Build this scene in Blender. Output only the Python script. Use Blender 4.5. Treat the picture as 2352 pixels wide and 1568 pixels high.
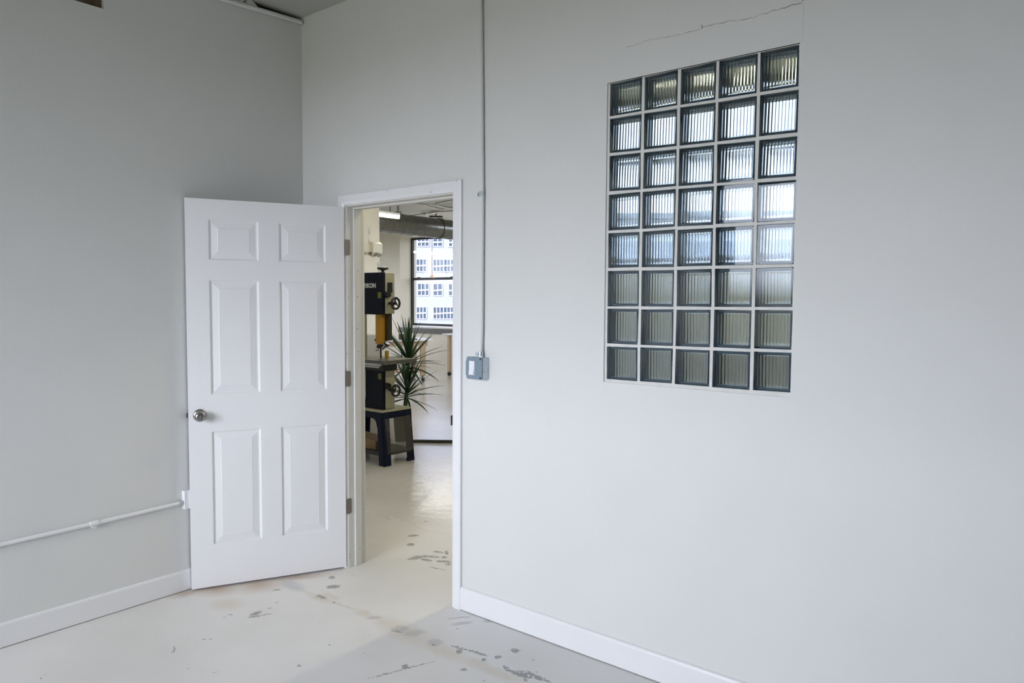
import bpy, bmesh, math, random
from mathutils import Vector, Matrix
random.seed(7)
SC = bpy.context.scene
for o in list(bpy.data.objects): bpy.data.objects.remove(o)
COL = SC.collection
PI = math.pi
# ------------------------------------------------------------------ camera
yaw, pitch, roll = -0.676342, -0.055747, 0.006059
fw = Vector((math.sin(yaw)*math.cos(pitch), math.cos(yaw)*math.cos(pitch), math.sin(pitch)))
rt = Vector((math.cos(yaw), -math.sin(yaw), 0)); up = rt.cross(fw)
r2 = rt*math.cos(roll) + up*math.sin(roll); u2 = -rt*math.sin(roll) + up*math.cos(roll)
cd = bpy.data.cameras.new('camera'); cam = bpy.data.objects.new('camera', cd); COL.objects.link(cam)
cd.sensor_width = 36; cd.lens = 1671.74/2352*36; cd.clip_start = .05; cd.clip_end = 600
cam.matrix_world = Matrix(((r2.x, u2.x, -fw.x, 3.65998), (r2.y, u2.y, -fw.y, -2.603344), (r2.z, u2.z, -fw.z, 1.527156), (0, 0, 0, 1)))
SC.camera = cam
# ------------------------------------------------------------------ world: overcast bluish sky over a dim street
SKY = 1.5; GLOW = 9.4
W = bpy.data.worlds.new('sky'); SC.world = W; W.use_nodes = True
nt = W.node_tree; nt.nodes.clear()
tc = nt.nodes.new('ShaderNodeTexCoord'); sp = nt.nodes.new('ShaderNodeSeparateXYZ'); nt.links.new(tc.outputs['Generated'], sp.inputs[0])
mr = nt.nodes.new('ShaderNodeValToRGB'); nt.links.new(sp.outputs['Z'], mr.inputs[0])
cr = mr.color_ramp; cr.elements[0].position = 0.0; cr.elements[0].color = (.13, .125, .10, 1)
cr.elements[1].position = .03; cr.elements[1].color = (.865, .87, 1.0, 1)
e = cr.elements.new(.5); e.color = (.87, .88, 1.0, 1)
# the cloud is far brighter on the sunward side, behind the camera's left shoulder
dp = nt.nodes.new('ShaderNodeVectorMath'); dp.operation = 'DOT_PRODUCT'; nt.links.new(tc.outputs['Generated'], dp.inputs[0]); dp.inputs[1].default_value = Vector((.10, -.95, .16)).normalized()
def wm(op, a, b):
    q = nt.nodes.new('ShaderNodeMath'); q.operation = op
    for i, v in enumerate((a, b)):
        if isinstance(v, (int, float)): q.inputs[i].default_value = v
        else: nt.links.new(v, q.inputs[i])
    return q.outputs[0]
glow = wm('MULTIPLY_ADD', wm('POWER', wm('MAXIMUM', dp.outputs['Value'], 0.0), 4.0), GLOW)
glow.node.inputs[2].default_value = SKY
bg = nt.nodes.new('ShaderNodeBackground'); nt.links.new(mr.outputs[0], bg.inputs[0]); nt.links.new(glow, bg.inputs[1])
wo = nt.nodes.new('ShaderNodeOutputWorld'); nt.links.new(bg.outputs[0], wo.inputs[0])
# daylight portals in the window openings (they only guide the sampling of the sky)
def portal(loc, rot, sx, sy):
    l = bpy.data.lights.new('window_portal', 'AREA'); l.shape = 'RECTANGLE'; l.size = sx; l.size_y = sy
    l.cycles.is_portal = True
    o = bpy.data.objects.new('window_portal', l); COL.objects.link(o); o.location = loc; o.rotation_euler = rot
BACKWIN = [(.10, 3.2)]; BZ = (1.0, 2.98); YB = -5.8
for a, b in BACKWIN: portal(((a+b)/2, YB-.02, sum(BZ)/2), (PI/2, 0, 0), b-a, BZ[1]-BZ[0])
HIWIN = [(-.6, .55), (.68, 2.0), (2.13, 3.4)]; HZ = (1.80, 3.06)
YH = 2.4; XW = -.9
portal(((HIWIN[0][0]+HIWIN[-1][1])/2, YH+.22, sum(HZ)/2), (-PI/2, 0, 0), 4.0, HZ[1]-HZ[0])
FARWIN = [(-8.70, -6.95)]; FZ = (.93, 2.95); YF = 8.72; YG = 9.09
LEFTWIN = [(2.0, 4.6), (5.2, 7.8)]; SIDEWIN = [(.9, 3.4), (4.3, 6.8)]; LZ = (.95, 2.95)  # left and side windows are unseen, added to light the workshop
portal((-10.25, 4.9, sum(LZ)/2), (0, -PI/2, 0), LZ[1]-LZ[0], 5.8)
SWA, SWB = Vector((XW, YH+.1, 0)), Vector((-5.75, YF+.1, 0)); SWL = (SWB-SWA).length; swd = (SWB-SWA).normalized()
SWM = Matrix(((swd.x, -swd.y, 0, SWA.x), (swd.y, swd.x, 0, SWA.y), (0, 0, 1, 0), (0, 0, 0, 1)))   # local y points into the workshop
q_ = SWM @ Vector((3.85, -.25, sum(LZ)/2)); portal(q_, (SWM.to_3x3() @ Matrix.Rotation(PI/2, 3, 'X')).to_euler(), 6.1, LZ[1]-LZ[0])
for a, b in FARWIN: portal(((a+b)/2, YG+.16, sum(FZ)/2), (-PI/2, 0, 0), b-a, FZ[1]-FZ[0])
vs = SC.view_settings; vs.view_transform = 'Standard'; vs.look = 'None'; vs.gamma = 1; vs.use_curve_mapping = False
vs.exposure = .95
CH = 3.159      # ceiling height
XL = -.015      # surface of the left wall

# ------------------------------------------------------------------ helpers
def mat(name, col, rough=.6, metal=0, noise=0, nscale=20, bump=0, bscale=60, spec=None, emit=None, estr=0):
    m = bpy.data.materials.new(name); m.use_nodes = True; n = m.node_tree; b = n.nodes['Principled BSDF']
    b.inputs['Base Color'].default_value = (*col, 1); b.inputs['Roughness'].default_value = rough; b.inputs['Metallic'].default_value = metal
    if spec is not None: b.inputs['Specular IOR Level'].default_value = spec
    if emit: b.inputs['Emission Color'].default_value = (*emit, 1); b.inputs['Emission Strength'].default_value = estr
    t = n.nodes.new('ShaderNodeTexCoord')
    if noise:
        q = n.nodes.new('ShaderNodeTexNoise'); q.inputs['Scale'].default_value = nscale; q.inputs['Detail'].default_value = 5
        n.links.new(t.outputs['Object'], q.inputs['Vector'])
        r = n.nodes.new('ShaderNodeValToRGB'); n.links.new(q.outputs['Fac'], r.inputs[0])
        r.color_ramp.elements[0].position = .3; r.color_ramp.elements[1].position = .7
        r.color_ramp.elements[0].color = (*[c*(1-noise) for c in col], 1); r.color_ramp.elements[1].color = (*[min(1, c*(1+noise)) for c in col], 1)
        n.links.new(r.outputs[0], b.inputs['Base Color'])
    if bump:
        q = n.nodes.new('ShaderNodeTexNoise'); q.inputs['Scale'].default_value = bscale; q.inputs['Detail'].default_value = 4
        n.links.new(t.outputs['Object'], q.inputs['Vector'])
        bp = n.nodes.new('ShaderNodeBump'); bp.inputs['Strength'].default_value = bump; bp.inputs['Distance'].default_value = .01
        n.links.new(q.outputs['Fac'], bp.inputs['Height']); n.links.new(bp.outputs[0], b.inputs['Normal'])
    return m

class MB:
    def __init__(s): s.b = bmesh.new()
    def box(s, x0, y0, z0, x1, y1, z1, M=None, bev=0):
        r = bmesh.ops.create_cube(s.b, size=1)['verts']
        T = Matrix.Translation(((x0+x1)/2, (y0+y1)/2, (z0+z1)/2)) @ Matrix.Diagonal((abs(x1-x0), abs(y1-y0), abs(z1-z0), 1))
        if M: T = M @ T
        bmesh.ops.transform(s.b, matrix=T, verts=r)
        if bev:
            ed = list({e for v in r for e in v.link_edges})
            bmesh.ops.bevel(s.b, geom=ed, offset=bev, segments=2, affect='EDGES', profile=.7)
        return s
    def cyl(s, p, q, r, r2=None, n=20):
        p, q = Vector(p), Vector(q); d = q-p
        v = bmesh.ops.create_cone(s.b, cap_ends=True, segments=n, radius1=r, radius2=r if r2 is None else r2, depth=d.length)['verts']
        bmesh.ops.transform(s.b, matrix=Matrix.Translation((p+q)/2) @ d.to_track_quat('Z', 'Y').to_matrix().to_4x4(), verts=v)
        return s
    def tube(s, pts, r, n=12, closed=False):
        pts = [Vector(p) for p in pts]; rings = []; N = len(pts)
        for i, p in enumerate(pts):
            a = pts[(i-1) % N] if (closed or i) else p; c = pts[(i+1) % N] if (closed or i < N-1) else p
            t = (c-a).normalized(); h = Vector((0, 0, 1)) if abs(t.z) < .95 else Vector((1, 0, 0))
            u = t.cross(h).normalized(); w = t.cross(u)
            rr = r[i] if isinstance(r, (list, tuple)) else r
            rings.append([s.b.verts.new(p+(u*math.cos(2*PI*k/n)+w*math.sin(2*PI*k/n))*rr) for k in range(n)])
        for i in range(N if closed else N-1):
            A, B = rings[i], rings[(i+1) % N]
            for k in range(n): s.b.faces.new((A[k], A[(k+1) % n], B[(k+1) % n], B[k]))
        if not closed: s.b.faces.new(rings[0]); s.b.faces.new(rings[-1])
        return s
    def lathe(s, prof, M, n=32):
        # prof: list of (radius, height) along local z
        rings = []
        for r, h in prof: rings.append([s.b.verts.new(M @ Vector((max(r, 1e-5)*math.cos(2*PI*k/n), max(r, 1e-5)*math.sin(2*PI*k/n), h))) for k in range(n)])
        for A, B in zip(rings, rings[1:]):
            for k in range(n): s.b.faces.new((A[k], A[(k+1) % n], B[(k+1) % n], B[k]))
        s.b.faces.new(rings[0]); s.b.faces.new(rings[-1])
        return s
    def prism(s, pts, ext):
        ext = Vector(ext); a = [s.b.verts.new(Vector(p)) for p in pts]; b = [s.b.verts.new(Vector(p)+ext) for p in pts]
        s.b.faces.new(a); s.b.faces.new(b[::-1])
        for i in range(len(a)):
            j = (i+1) % len(a); s.b.faces.new((a[j], a[i], b[i], b[j]))
        return s
    def face(s, pts): s.b.faces.new([s.b.verts.new(Vector(p)) for p in pts]); return s
    def obj(s, name, m, parent=None, smooth=False, **tags):
        bmesh.ops.recalc_face_normals(s.b, faces=s.b.faces)
        me = bpy.data.meshes.new(name); s.b.to_mesh(me); s.b.free(); me.materials.append(m)
        if smooth:
            me.shade_smooth()
            try: me.set_sharp_from_angle(angle=math.radians(35))
            except Exception: pass
        o = bpy.data.objects.new(name, me); COL.objects.link(o)
        if parent:
            bpy.context.view_layer.update()
            o.parent = parent; o.matrix_parent_inverse = parent.matrix_world.inverted()
        for k, v in tags.items(): o[k] = v
        return o
def thing(name, label, cat, loc, group=None, kind=None):
    o = bpy.data.objects.new(name, None); COL.objects.link(o); o.location = loc; o.empty_display_size = .1
    o['label'] = label; o['category'] = cat
    if group: o['group'] = group
    if kind: o['kind'] = kind
    bpy.context.view_layer.update()
    return o
def struct(label, cat): return dict(label=label, category=cat, kind='structure')

# ------------------------------------------------------------------ materials
M_wall = mat('wall_paint', (.74, .745, .72), .55, noise=.012, nscale=3, bump=.05, bscale=180)
M_wall2 = mat('workshop_plaster', (.74, .70, .60), .6, noise=.03, nscale=2.5, bump=.1, bscale=30)
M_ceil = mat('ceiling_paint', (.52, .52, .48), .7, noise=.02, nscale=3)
M_trim = mat('trim_gloss', (.84, .84, .84), .35, noise=.01, nscale=8)
M_door = mat('door_paint', (.86, .86, .86), .42, noise=.008, nscale=5)
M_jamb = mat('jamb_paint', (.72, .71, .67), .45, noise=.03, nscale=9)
M_mortar = mat('mortar', (.74, .74, .70), .8, noise=.05, nscale=30, bump=.15, bscale=90)
M_steel = mat('satin_nickel', (.36, .355, .34), .27, 1)
M_zinc = mat('zinc', (.55, .60, .64), .4, .8, noise=.12, nscale=60)
M_bluegray = mat('gray_plate', (.215, .285, .34), .5, .1, noise=.04, nscale=80)
M_dark = mat('black_plastic', (.012, .012, .013), .4)
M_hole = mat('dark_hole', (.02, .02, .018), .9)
M_whiteplastic = mat('white_plastic', (.85, .86, .9), .3)
M_bronze = mat('painted_hinge', (.24, .22, .185), .5, .3)
M_navy = mat('navy_enamel', (.0025, .004, .013), .45, spec=.22, noise=.1, nscale=15)
M_navy2 = mat('navy_stand', (.003, .008, .030), .5, spec=.25, noise=.1, nscale=15)
M_cream = mat('cream_enamel', (.42, .405, .295), .35, noise=.02, nscale=9)
M_yellow = mat('amber_guard', (.50, .25, .018), .4)
M_iron = mat('cast_iron_table', (.17, .165, .15), .38, .7, noise=.15, nscale=14)
M_alu = mat('aluminium', (.5, .5, .48), .3, .9)
M_duct = mat('galvanised', (.26, .265, .255), .25, .9, noise=.10, nscale=14)
M_wood = mat('raw_wood', (.17, .115, .07), .75, noise=.25, nscale=14)
M_pine = mat('pine', (.62, .47, .32), .6, noise=.08, nscale=9)
M_card = mat('cardboard', (.30, .19, .11), .8, noise=.1, nscale=20)
M_leaf = mat('leaf', (.022, .062, .017), .42, noise=.4, nscale=12)
M_stem = mat('cane', (.05, .075, .02), .7, noise=.3, nscale=30)
M_pot = mat('pot', (.06, .058, .055), .6)
M_black_frame = mat('window_black', (.018, .02, .019), .45)
M_slab = mat('sill_concrete', (.16, .155, .15), .7, noise=.12, nscale=20)
M_sill_top = mat('sill_top', (.55, .54, .52), .5, noise=.06, nscale=12)
M_fac = mat('facade_paint', (.25, .262, .35), .8, noise=.01, nscale=.3)
M_fglass = mat('facade_glass', (.045, .065, .10), .5, spec=.2)
M_fmull = mat('facade_mullion', (.36, .38, .46), .7)
M_lamp = mat('warm_tube', (1, 1, 1), .4, emit=(1.0, .88, .56), estr=60)
M_lamp2 = mat('white_tube', (1, 1, 1), .4, emit=(1.0, .97, .88), estr=26)
M_desk = mat('white_laminate', (.86, .86, .86), .25)
M_label = mat('yellow_label', (.16, .16, .03), .5)
M_letters = mat('lettering', (.55, .55, .56), .5)
M_brown = mat('brown_box', (.16, .07, .045), .6)
M_blue = mat('blue_plastic', (.05, .11, .35), .4)
M_hose = mat('rubber_hose', (.045, .047, .04), .55)
M_crack = mat('crack', (.12, .12, .115), .9)

def mix_glass(name, transp, tint, rough=0.0, spec=.08):
    m = bpy.data.materials.new(name); m.use_nodes = True; n = m.node_tree; n.nodes.clear()
    t = n.nodes.new('ShaderNodeBsdfTransparent'); t.inputs[0].default_value = (*tint, 1)
    g = n.nodes.new('ShaderNodeBsdfGlossy'); g.inputs['Roughness'].default_value = rough
    lw = n.nodes.new('ShaderNodeLayerWeight'); lw.inputs[0].default_value = .5
    pw_ = n.nodes.new('ShaderNodeMath'); pw_.operation = 'POWER'; n.links.new(lw.outputs['Facing'], pw_.inputs[0]); pw_.inputs[1].default_value = 4
    f = n.nodes.new('ShaderNodeMath'); f.operation = 'MULTIPLY_ADD'; n.links.new(pw_.outputs[0], f.inputs[0]); f.inputs[1].default_value = .6; f.inputs[2].default_value = .03
    x = n.nodes.new('ShaderNodeMixShader'); o = n.nodes.new('ShaderNodeOutputMaterial')
    n.links.new(f.outputs[0], x.inputs[0]); n.links.new(t.outputs[0], x.inputs[1]); n.links.new(g.outputs[0], x.inputs[2])
    if transp < 1:
        d = n.nodes.new('ShaderNodeBsdfDiffuse'); d.inputs[0].default_value = (.2, .2, .2, 1)
        y = n.nodes.new('ShaderNodeMixShader'); y.inputs[0].default_value = 1-transp
        n.links.new(x.outputs[0], y.inputs[1]); n.links.new(d.outputs[0], y.inputs[2]); n.links.new(y.outputs[0], o.inputs[0])
    else: n.links.new(x.outputs[0], o.inputs[0])
    return m
M_pane = mix_glass('window_pane', 1, (.95, .97, .97))
M_smoke = mix_glass('dusty_acrylic', .76, (.80, .78, .76), .1)
M_edge = mat('block_edge_coat', (.20, .28, .34), .6)
M_glass = bpy.data.materials.new('block_glass'); M_glass.use_nodes = True
n_ = M_glass.node_tree; n_.nodes.clear()
g_ = n_.nodes.new('ShaderNodeBsdfGlass'); g_.inputs['Color'].default_value = (.86, .90, .925, 1); g_.inputs['IOR'].default_value = 1.42; g_.inputs['Roughness'].default_value = 0.0
o_ = n_.nodes.new('ShaderNodeOutputMaterial'); n_.links.new(g_.outputs[0], o_.inputs[0])

# floor: white painted concrete, chipped through to grey, door's shade painted in brown
MARKS = [('D', 0.522, -0.675, 0.029, 0.015, 1.65), ('D', 0.551, -0.699, 0.025, 0.01, 1.14), ('D', 0.571, -0.654, 0.032, 0.004, 1.11), ('D', 0.442, -0.763, 0.007, 0.008, 1.24), ('D', 0.451, -0.798, 0.007, 0.004, 1.33), ('D', 0.519, -0.603, 0.009, 0.005, 0.77), ('D', 0.488, -0.54, 0.006, 0.006, 1.38), ('D', 0.431, -0.152, 0.018, 0.0175, 1.32), ('D', 0.542, -0.229, 0.031, 0.0225, 0.69), ('D', 0.35, -0.445, 0.022, 0.009, 0.93), ('D', 0.604, -0.352, 0.034, 0.0125, 0.07), ('D', 0.712, -0.358, 0.007, 0.01, 0.5), ('D', 1.119, -0.846, 0.006, 0.007, 0.85), ('D', 0.902, -1.098, 0.008, 0.005, 0.92), ('D', 1.069, -0.653, 0.006, 0.005, 1.13), ('D', 0.589, -0.973, 0.006, 0.005, 0.8), ('D', 0.61, -0.958, 0.006, 0.004, 1.29), ('D', 1.468, -0.569, 0.013, 0.015, 1.27), ('D', 1.476, -0.591, 0.125, 0.002, 1.2), ('D', 0.58, -1.108, 0.027, 0.005, 2.55), ('D', 0.252, 0.625, 0.031, 0.02, 0.98), ('D', 0.366, 0.499, 0.024, 0.025, 0.5), ('D', 0.567, 0.362, 0.053, 0.02, 1.2), ('D', 0.598, 0.412, 0.068, 0.015, 0.59), ('D', 0.636, 0.369, 0.033, 0.015, 0.15), ('D', 0.595, 0.511, 0.034, 0.01, 0.27), ('D', 0.686, 0.468, 0.016, 0.015, 0.69), ('D', 0.732, 0.417, 0.04, 0.015, 0.52), ('D', 0.784, 0.313, 0.049, 0.006, 0.25), ('D', 0.783, 0.401, 0.015, 0.015, 1.16), ('D', 0.641, 0.538, 0.034, 0.01, -0.8), ('G', 1.318, -0.081, 0.051, 0.0075, 0.96), ('G', 1.37, -0.12, 0.045, 0.015, 0.99), ('G', 1.449, -0.025, 0.02, 0.01, 0.69), ('G', 1.188, -0.345, 0.034, 0.03, 0.69), ('G', 1.27, -0.334, 0.042, 0.025, 0.98), ('G', 1.41, -0.336, 0.03, 0.03, 0.73), ('G', 1.005, -0.34, 0.029, 0.0175, 0.69), ('D', 1.42, -0.357, 0.008, 0.0075, 0.69), ('D', 1.199, -0.371, 0.025, 0.006, 0.36), ('D', 1.535, -0.303, 0.048, 0.0075, 0.27), ('D', 1.62, -0.289, 0.042, 0.01, 0.1), ('D', 1.55, -0.33, 0.013, 0.015, 0.69), ('D', 1.731, -0.169, 0.019, 0.015, 0.15), ('D', 1.712, -0.258, 0.013, 0.011, 0.86), ('D', 1.681, -0.317, 0.007, 0.0125, 0.28), ('D', 1.671, -0.433, 0.013, 0.0125, -0.42), ('D', 1.798, -0.311, 0.018, 0.01, -0.29), ('D', 1.834, -0.318, 0.019, 0.0075, 0.34), ('D', 1.884, -0.304, 0.041, 0.025, 0.47), ('D', 1.958, -0.287, 0.042, 0.011, 0.03), ('D', 1.919, -0.334, 0.008, 0.01, 0.86), ('D', 0.099, 0.895, 0.007, 0.015, -0.17), ('D', 1.845, -0.182, 0.006, 0.0075, -0.13), ('T', 0.925, -0.342, 0.041, 0.025, 0.05), ('T', 1.088, -0.347, 0.045, 0.025, -0.03), ('T', 1.23, -0.354, 0.155, 0.055, -0.11), ('T', 1.498, -0.371, 0.114, 0.035, 0.0), ('T', 1.662, -0.356, 0.052, 0.025, 0.27), ('T', 0.612, -0.365, 0.078, 0.025, 0.01), ('T', 0.636, -0.314, 0.056, 0.015, -0.07), ('T', 0.559, -0.358, 0.308, 0.006, 0.06), ('T', 0.792, -0.348, 0.075, 0.006, 0.13), ('T', 1.086, -0.342, 0.045, 0.01, -0.04), ('B', 0.106, -0.644, 0.078, 0.05, 0.69), ('B', 0.214, -0.467, 0.079, 0.065, 0.99), ('B', 0.282, -0.278, 0.117, 0.025, 0.97), ('B', 0.025, -0.768, 0.049, 0.03, 1.32), ('T', 0.313, -0.71, 0.066, 0.05, 0.27), ('L', 0.358, -0.357, 0.083, 0.035, -0.14), ('T', 1.751, -0.366, 0.14, 0.025, 0.03)]
def floor_material():
    m = bpy.data.materials.new('painted_floor'); m.use_nodes = True; n = m.node_tree; L = n.links; N = n.nodes
    b = N['Principled BSDF']; t = N.new('ShaderNodeTexCoord')
    def noise(scale, det=4, out='Fac'):
        q = N.new('ShaderNodeTexNoise'); q.inputs['Scale'].default_value = scale; q.inputs['Detail'].default_value = det; L.new(t.outputs['Object'], q.inputs['Vector']); return q.outputs[out]
    def math_(op, a, c=None, clamp=False):
        q = N.new('ShaderNodeMath'); q.operation = op; q.use_clamp = clamp
        for i, v in enumerate((a, c)):
            if v is None: continue
            if isinstance(v, (int, float)): q.inputs[i].default_value = v
            else: L.new(v, q.inputs[i])
        return q.outputs[0]
    # warped coordinates give every mark a ragged outline
    def warped(scale, amt):
        a = N.new('ShaderNodeVectorMath'); a.operation = 'MULTIPLY_ADD'; L.new(noise(scale, 6, 'Color'), a.inputs[0])
        a.inputs[1].default_value = (amt, amt, 0); s = N.new('ShaderNodeVectorMath'); s.operation = 'SUBTRACT'
        L.new(t.outputs['Object'], s.inputs[0]); s.inputs[1].default_value = (amt/2, amt/2, 0); L.new(s.outputs[0], a.inputs[2])
        return a.outputs[0]
    wv0 = warped(30, .030)
    a9 = N.new('ShaderNodeVectorMath'); a9.operation = 'MULTIPLY_ADD'; L.new(noise(150, 5, 'Color'), a9.inputs[0]); a9.inputs[1].default_value = (.030, .030, 0)
    s9 = N.new('ShaderNodeVectorMath'); s9.operation = 'SUBTRACT'; L.new(wv0, s9.inputs[0]); s9.inputs[1].default_value = (.015, .015, 0); L.new(s9.outputs[0], a9.inputs[2]); wv = a9.outputs[0]
    def group(kind, soft):
        acc = None
        for k, x, y, l, w, ang in MARKS:
            if k != kind: continue
            q = N.new('ShaderNodeMapping'); q.vector_type = 'TEXTURE'
            q.inputs['Location'].default_value = (x, y, 0); q.inputs['Rotation'].default_value = (0, 0, ang); q.inputs['Scale'].default_value = (l*1.15, max(w, .004)*1.15, 1e3)
            L.new(wv, q.inputs['Vector'])
            le = N.new('ShaderNodeVectorMath'); le.operation = 'LENGTH'; L.new(q.outputs[0], le.inputs[0])
            acc = le.outputs['Value'] if acc is None else math_('MINIMUM', acc, le.outputs['Value'])
        mr = N.new('ShaderNodeMapRange'); L.new(acc, mr.inputs[0]); mr.inputs[1].default_value = 1+soft; mr.inputs[2].default_value = 1-soft
        return mr.outputs[0]
    col = N.new('ShaderNodeValToRGB'); L.new(noise(1.3, 6), col.inputs[0])
    col.color_ramp.elements[0].position = .35; col.color_ramp.elements[0].color = (.70, .69, .665, 1)
    col.color_ramp.elements[1].position = .65; col.color_ramp.elements[1].color = (.775, .765, .75, 1)
    cur = col.outputs[0]
    def layer(mask, c, amt=1):
        nonlocal cur
        x = N.new('ShaderNodeMix'); x.data_type = 'RGBA'; L.new(math_('MULTIPLY', mask, amt), x.inputs[0]); L.new(cur, x.inputs[6]); x.inputs[7].default_value = (*c, 1); cur = x.outputs[2]
    layer(group('B', .9), (.50, .38, .29), .85)  # brown patches below the door, deepened to paint in its shade
    layer(group('T', .5), (.63, .56, .46), .55)
    layer(group('L', .4), (.52, .54, .57), .7)
    layer(group('G', .25), (.47, .45, .45), .6)
    layer(math_('MULTIPLY', group('D', .15), math_('GREATER_THAN', noise(62, 4), .40)), (.22, .22, .215), .8)
    # random little chips
    v = N.new('ShaderNodeTexVoronoi'); v.inputs['Scale'].default_value = 13; L.new(warped(25, .06), v.inputs['Vector'])
    sp_ = N.new('ShaderNodeMapRange'); L.new(v.outputs['Distance'], sp_.inputs[0]); sp_.inputs[1].default_value = .075; sp_.inputs[2].default_value = .05
    rr = math_('GREATER_THAN', noise(3.1, 1), .56)
    layer(math_('MULTIPLY', sp_.outputs[0], rr), (.30, .29, .28), .7)
    L.new(cur, b.inputs['Base Color'])
    # roughness: satin; smoother and wavier on the poured workshop floor
    sep = N.new('ShaderNodeSeparateXYZ'); L.new(t.outputs['Object'], sep.inputs[0])
    ws = N.new('ShaderNodeMapRange'); L.new(sep.outputs['Y'], ws.inputs[0]); ws.inputs[1].default_value = .5; ws.inputs[2].default_value = 1.2
    r1 = N.new('ShaderNodeMapRange'); L.new(noise(6, 4), r1.inputs[0]); r1.inputs[3].default_value = .30; r1.inputs[4].default_value = .42
    x = N.new('ShaderNodeMix'); L.new(ws.outputs[0], x.inputs[0]); L.new(r1.outputs[0], x.inputs[2]); x.inputs[3].default_value = .16; L.new(x.outputs[0], b.inputs['Roughness'])
    mp = N.new('ShaderNodeMapping'); mp.inputs['Rotation'].default_value = (0, 0, -.676); mp.inputs['Scale'].default_value = (1, 1, 1); L.new(t.outputs['Object'], mp.inputs[0])
    bn = N.new('ShaderNodeTexNoise'); bn.inputs['Scale'].default_value = 13; bn.inputs['Detail'].default_value = 3; L.new(t.outputs['Object'], bn.inputs['Vector'])
    bp = N.new('ShaderNodeBump'); bp.inputs['Distance'].default_value = .012; L.new(math_('MULTIPLY', ws.outputs[0], .22), bp.inputs['Strength']); L.new(bn.outputs[0], bp.inputs['Height'])
    L.new(bp.outputs[0], b.inputs['Normal'])
    return m

# ------------------------------------------------------------------ shell
def wall_grid(axis, a0, a1, z0, z1, c0, c1, holes):
    """solid wall with rectangular openings; axis 'x' -> runs along x between y=c0..c1, 'y' -> runs along y between x=c0..c1"""
    mb = MB(); A = sorted({a0, a1, *[h[0] for h in holes], *[h[1] for h in holes]}); Z = sorted({z0, z1, *[h[2] for h in holes], *[h[3] for h in holes]})
    P = (lambda a, c, z: (a, c, z)) if axis == 'x' else (lambda a, c, z: (c, a, z))
    V = {}
    def vert(i, j, k):
        if (i, j, k) not in V: V[i, j, k] = mb.b.verts.new(P(A[i], (c0, c1)[k], Z[j]))
        return V[i, j, k]
    nA, nZ = len(A)-1, len(Z)-1
    def solid(i, j):
        if not (0 <= i < nA and 0 <= j < nZ): return False
        ca, cz = (A[i]+A[i+1])/2, (Z[j]+Z[j+1])/2
        return not any(h[0] < ca < h[1] and h[2] < cz < h[3] for h in holes)
    for i in range(nA):
        for j in range(nZ):
            if not solid(i, j): continue
            for k in (0, 1): mb.b.faces.new([vert(i, j, k), vert(i+1, j, k), vert(i+1, j+1, k), vert(i, j+1, k)])
            for (di, dj, e0, e1) in ((-1, 0, (0, 0), (0, 1)), (1, 0, (1, 0), (1, 1)), (0, -1, (0, 0), (1, 0)), (0, 1, (0, 1), (1, 1))):
                if not solid(i+di, j+dj):
                    mb.b.faces.new([vert(i+e0[0], j+e0[1], 0), vert(i+e1[0], j+e1[1], 0), vert(i+e1[0], j+e1[1], 1), vert(i+e0[0], j+e0[1], 1)])
    return mb
HX = .385; DW = .8062; OX0, OX1, OZ = HX+.003, HX+DW+.009, 2.045     # clear opening between the jambs
WXL, WXR = 2.062, 2.8295; WZ0, WZ1 = 1.192, 2.4165                     # glass block opening
WT = .113
OUTL = [(-10.2, YB-.2), (7.2, YB-.2), (7.2, YH+.2), (XW+.15, YH+.2), (-5.6, 9.3), (-10.2, 9.3)]
MB().prism([(x, y, -.12) for x, y in OUTL], (0, 0, .12)).obj('floor', floor_material(), **struct('white painted concrete floor with chipped grey patches and a filled seam', 'floor'))
MB().prism([(x, y, CH) for x, y in OUTL], (0, 0, .15)).obj('ceiling', M_ceil, **struct('dim white painted ceiling above the room and workshop', 'ceiling'))
wall_grid('x', -10.2, 7.0, 0, CH, 0, WT, [(OX0-.02, OX1+.02, 0, OZ+.02), (WXL, WXR, WZ0, WZ1)]).obj('wall_right', M_wall, **struct('long white wall with the doorway and the glass block window', 'wall'))
wr = bpy.data.objects['wall_right']
HY0, HY1, HZ0, HZ1 = -1.55, -1.085, 2.877, 3.08
wall_grid('y', YB, 0, 0, CH-.022, XL-.12, XL, [(HY0, HY1, HZ0, HZ1)]).obj('wall_left', M_wall, **struct('plain white wall behind the open door, with a hole cut near the ceiling', 'wall'))
wl = bpy.data.objects['wall_left']
hb = MB().box(XL-.235, HY0-.1, HZ0-.05, XL-.121, HY1+.1, CH).obj('stud', mat('cavity_board', (.26, .22, .18), .8, noise=.15, nscale=8), wl, label='taupe board seen inside the hole')
MB().box(XL-.119, HY1-.022, HZ0-.01, XL-.03, HY1-.002, HZ1).obj('stud', M_wood, wl, label='dark wooden stud lining the edge of the hole')
wall_grid('x', XL-.12, 7.2, 0, CH, YB-.2, YB, [(a, b, *BZ) for a, b in BACKWIN]).obj('wall_back', M_wall, **struct('white wall with the wide window behind the camera', 'wall'))
MB().box(7.0, YB-.2, 0, 7.2, 9.3, CH).obj('wall_side', M_wall, **struct('plain white wall at the far right end of the room', 'wall'))
wall_grid('y', WT, 9.3, 0, CH, -10.2, -10.0, [(a, b, *LZ) for a, b in LEFTWIN]).obj('wall_workshop_left', M_wall2, **struct('cream plaster wall at the left end of the workshop', 'wall'))
wall_grid('x', -10.0, -5.7, 0, CH, YF, YG+.14, [(a, b, *FZ) for a, b in FARWIN]).obj('wall_workshop_far', M_wall2, **struct('cream plaster wall with the deep black-framed window at the workshop end', 'wall'))
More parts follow.
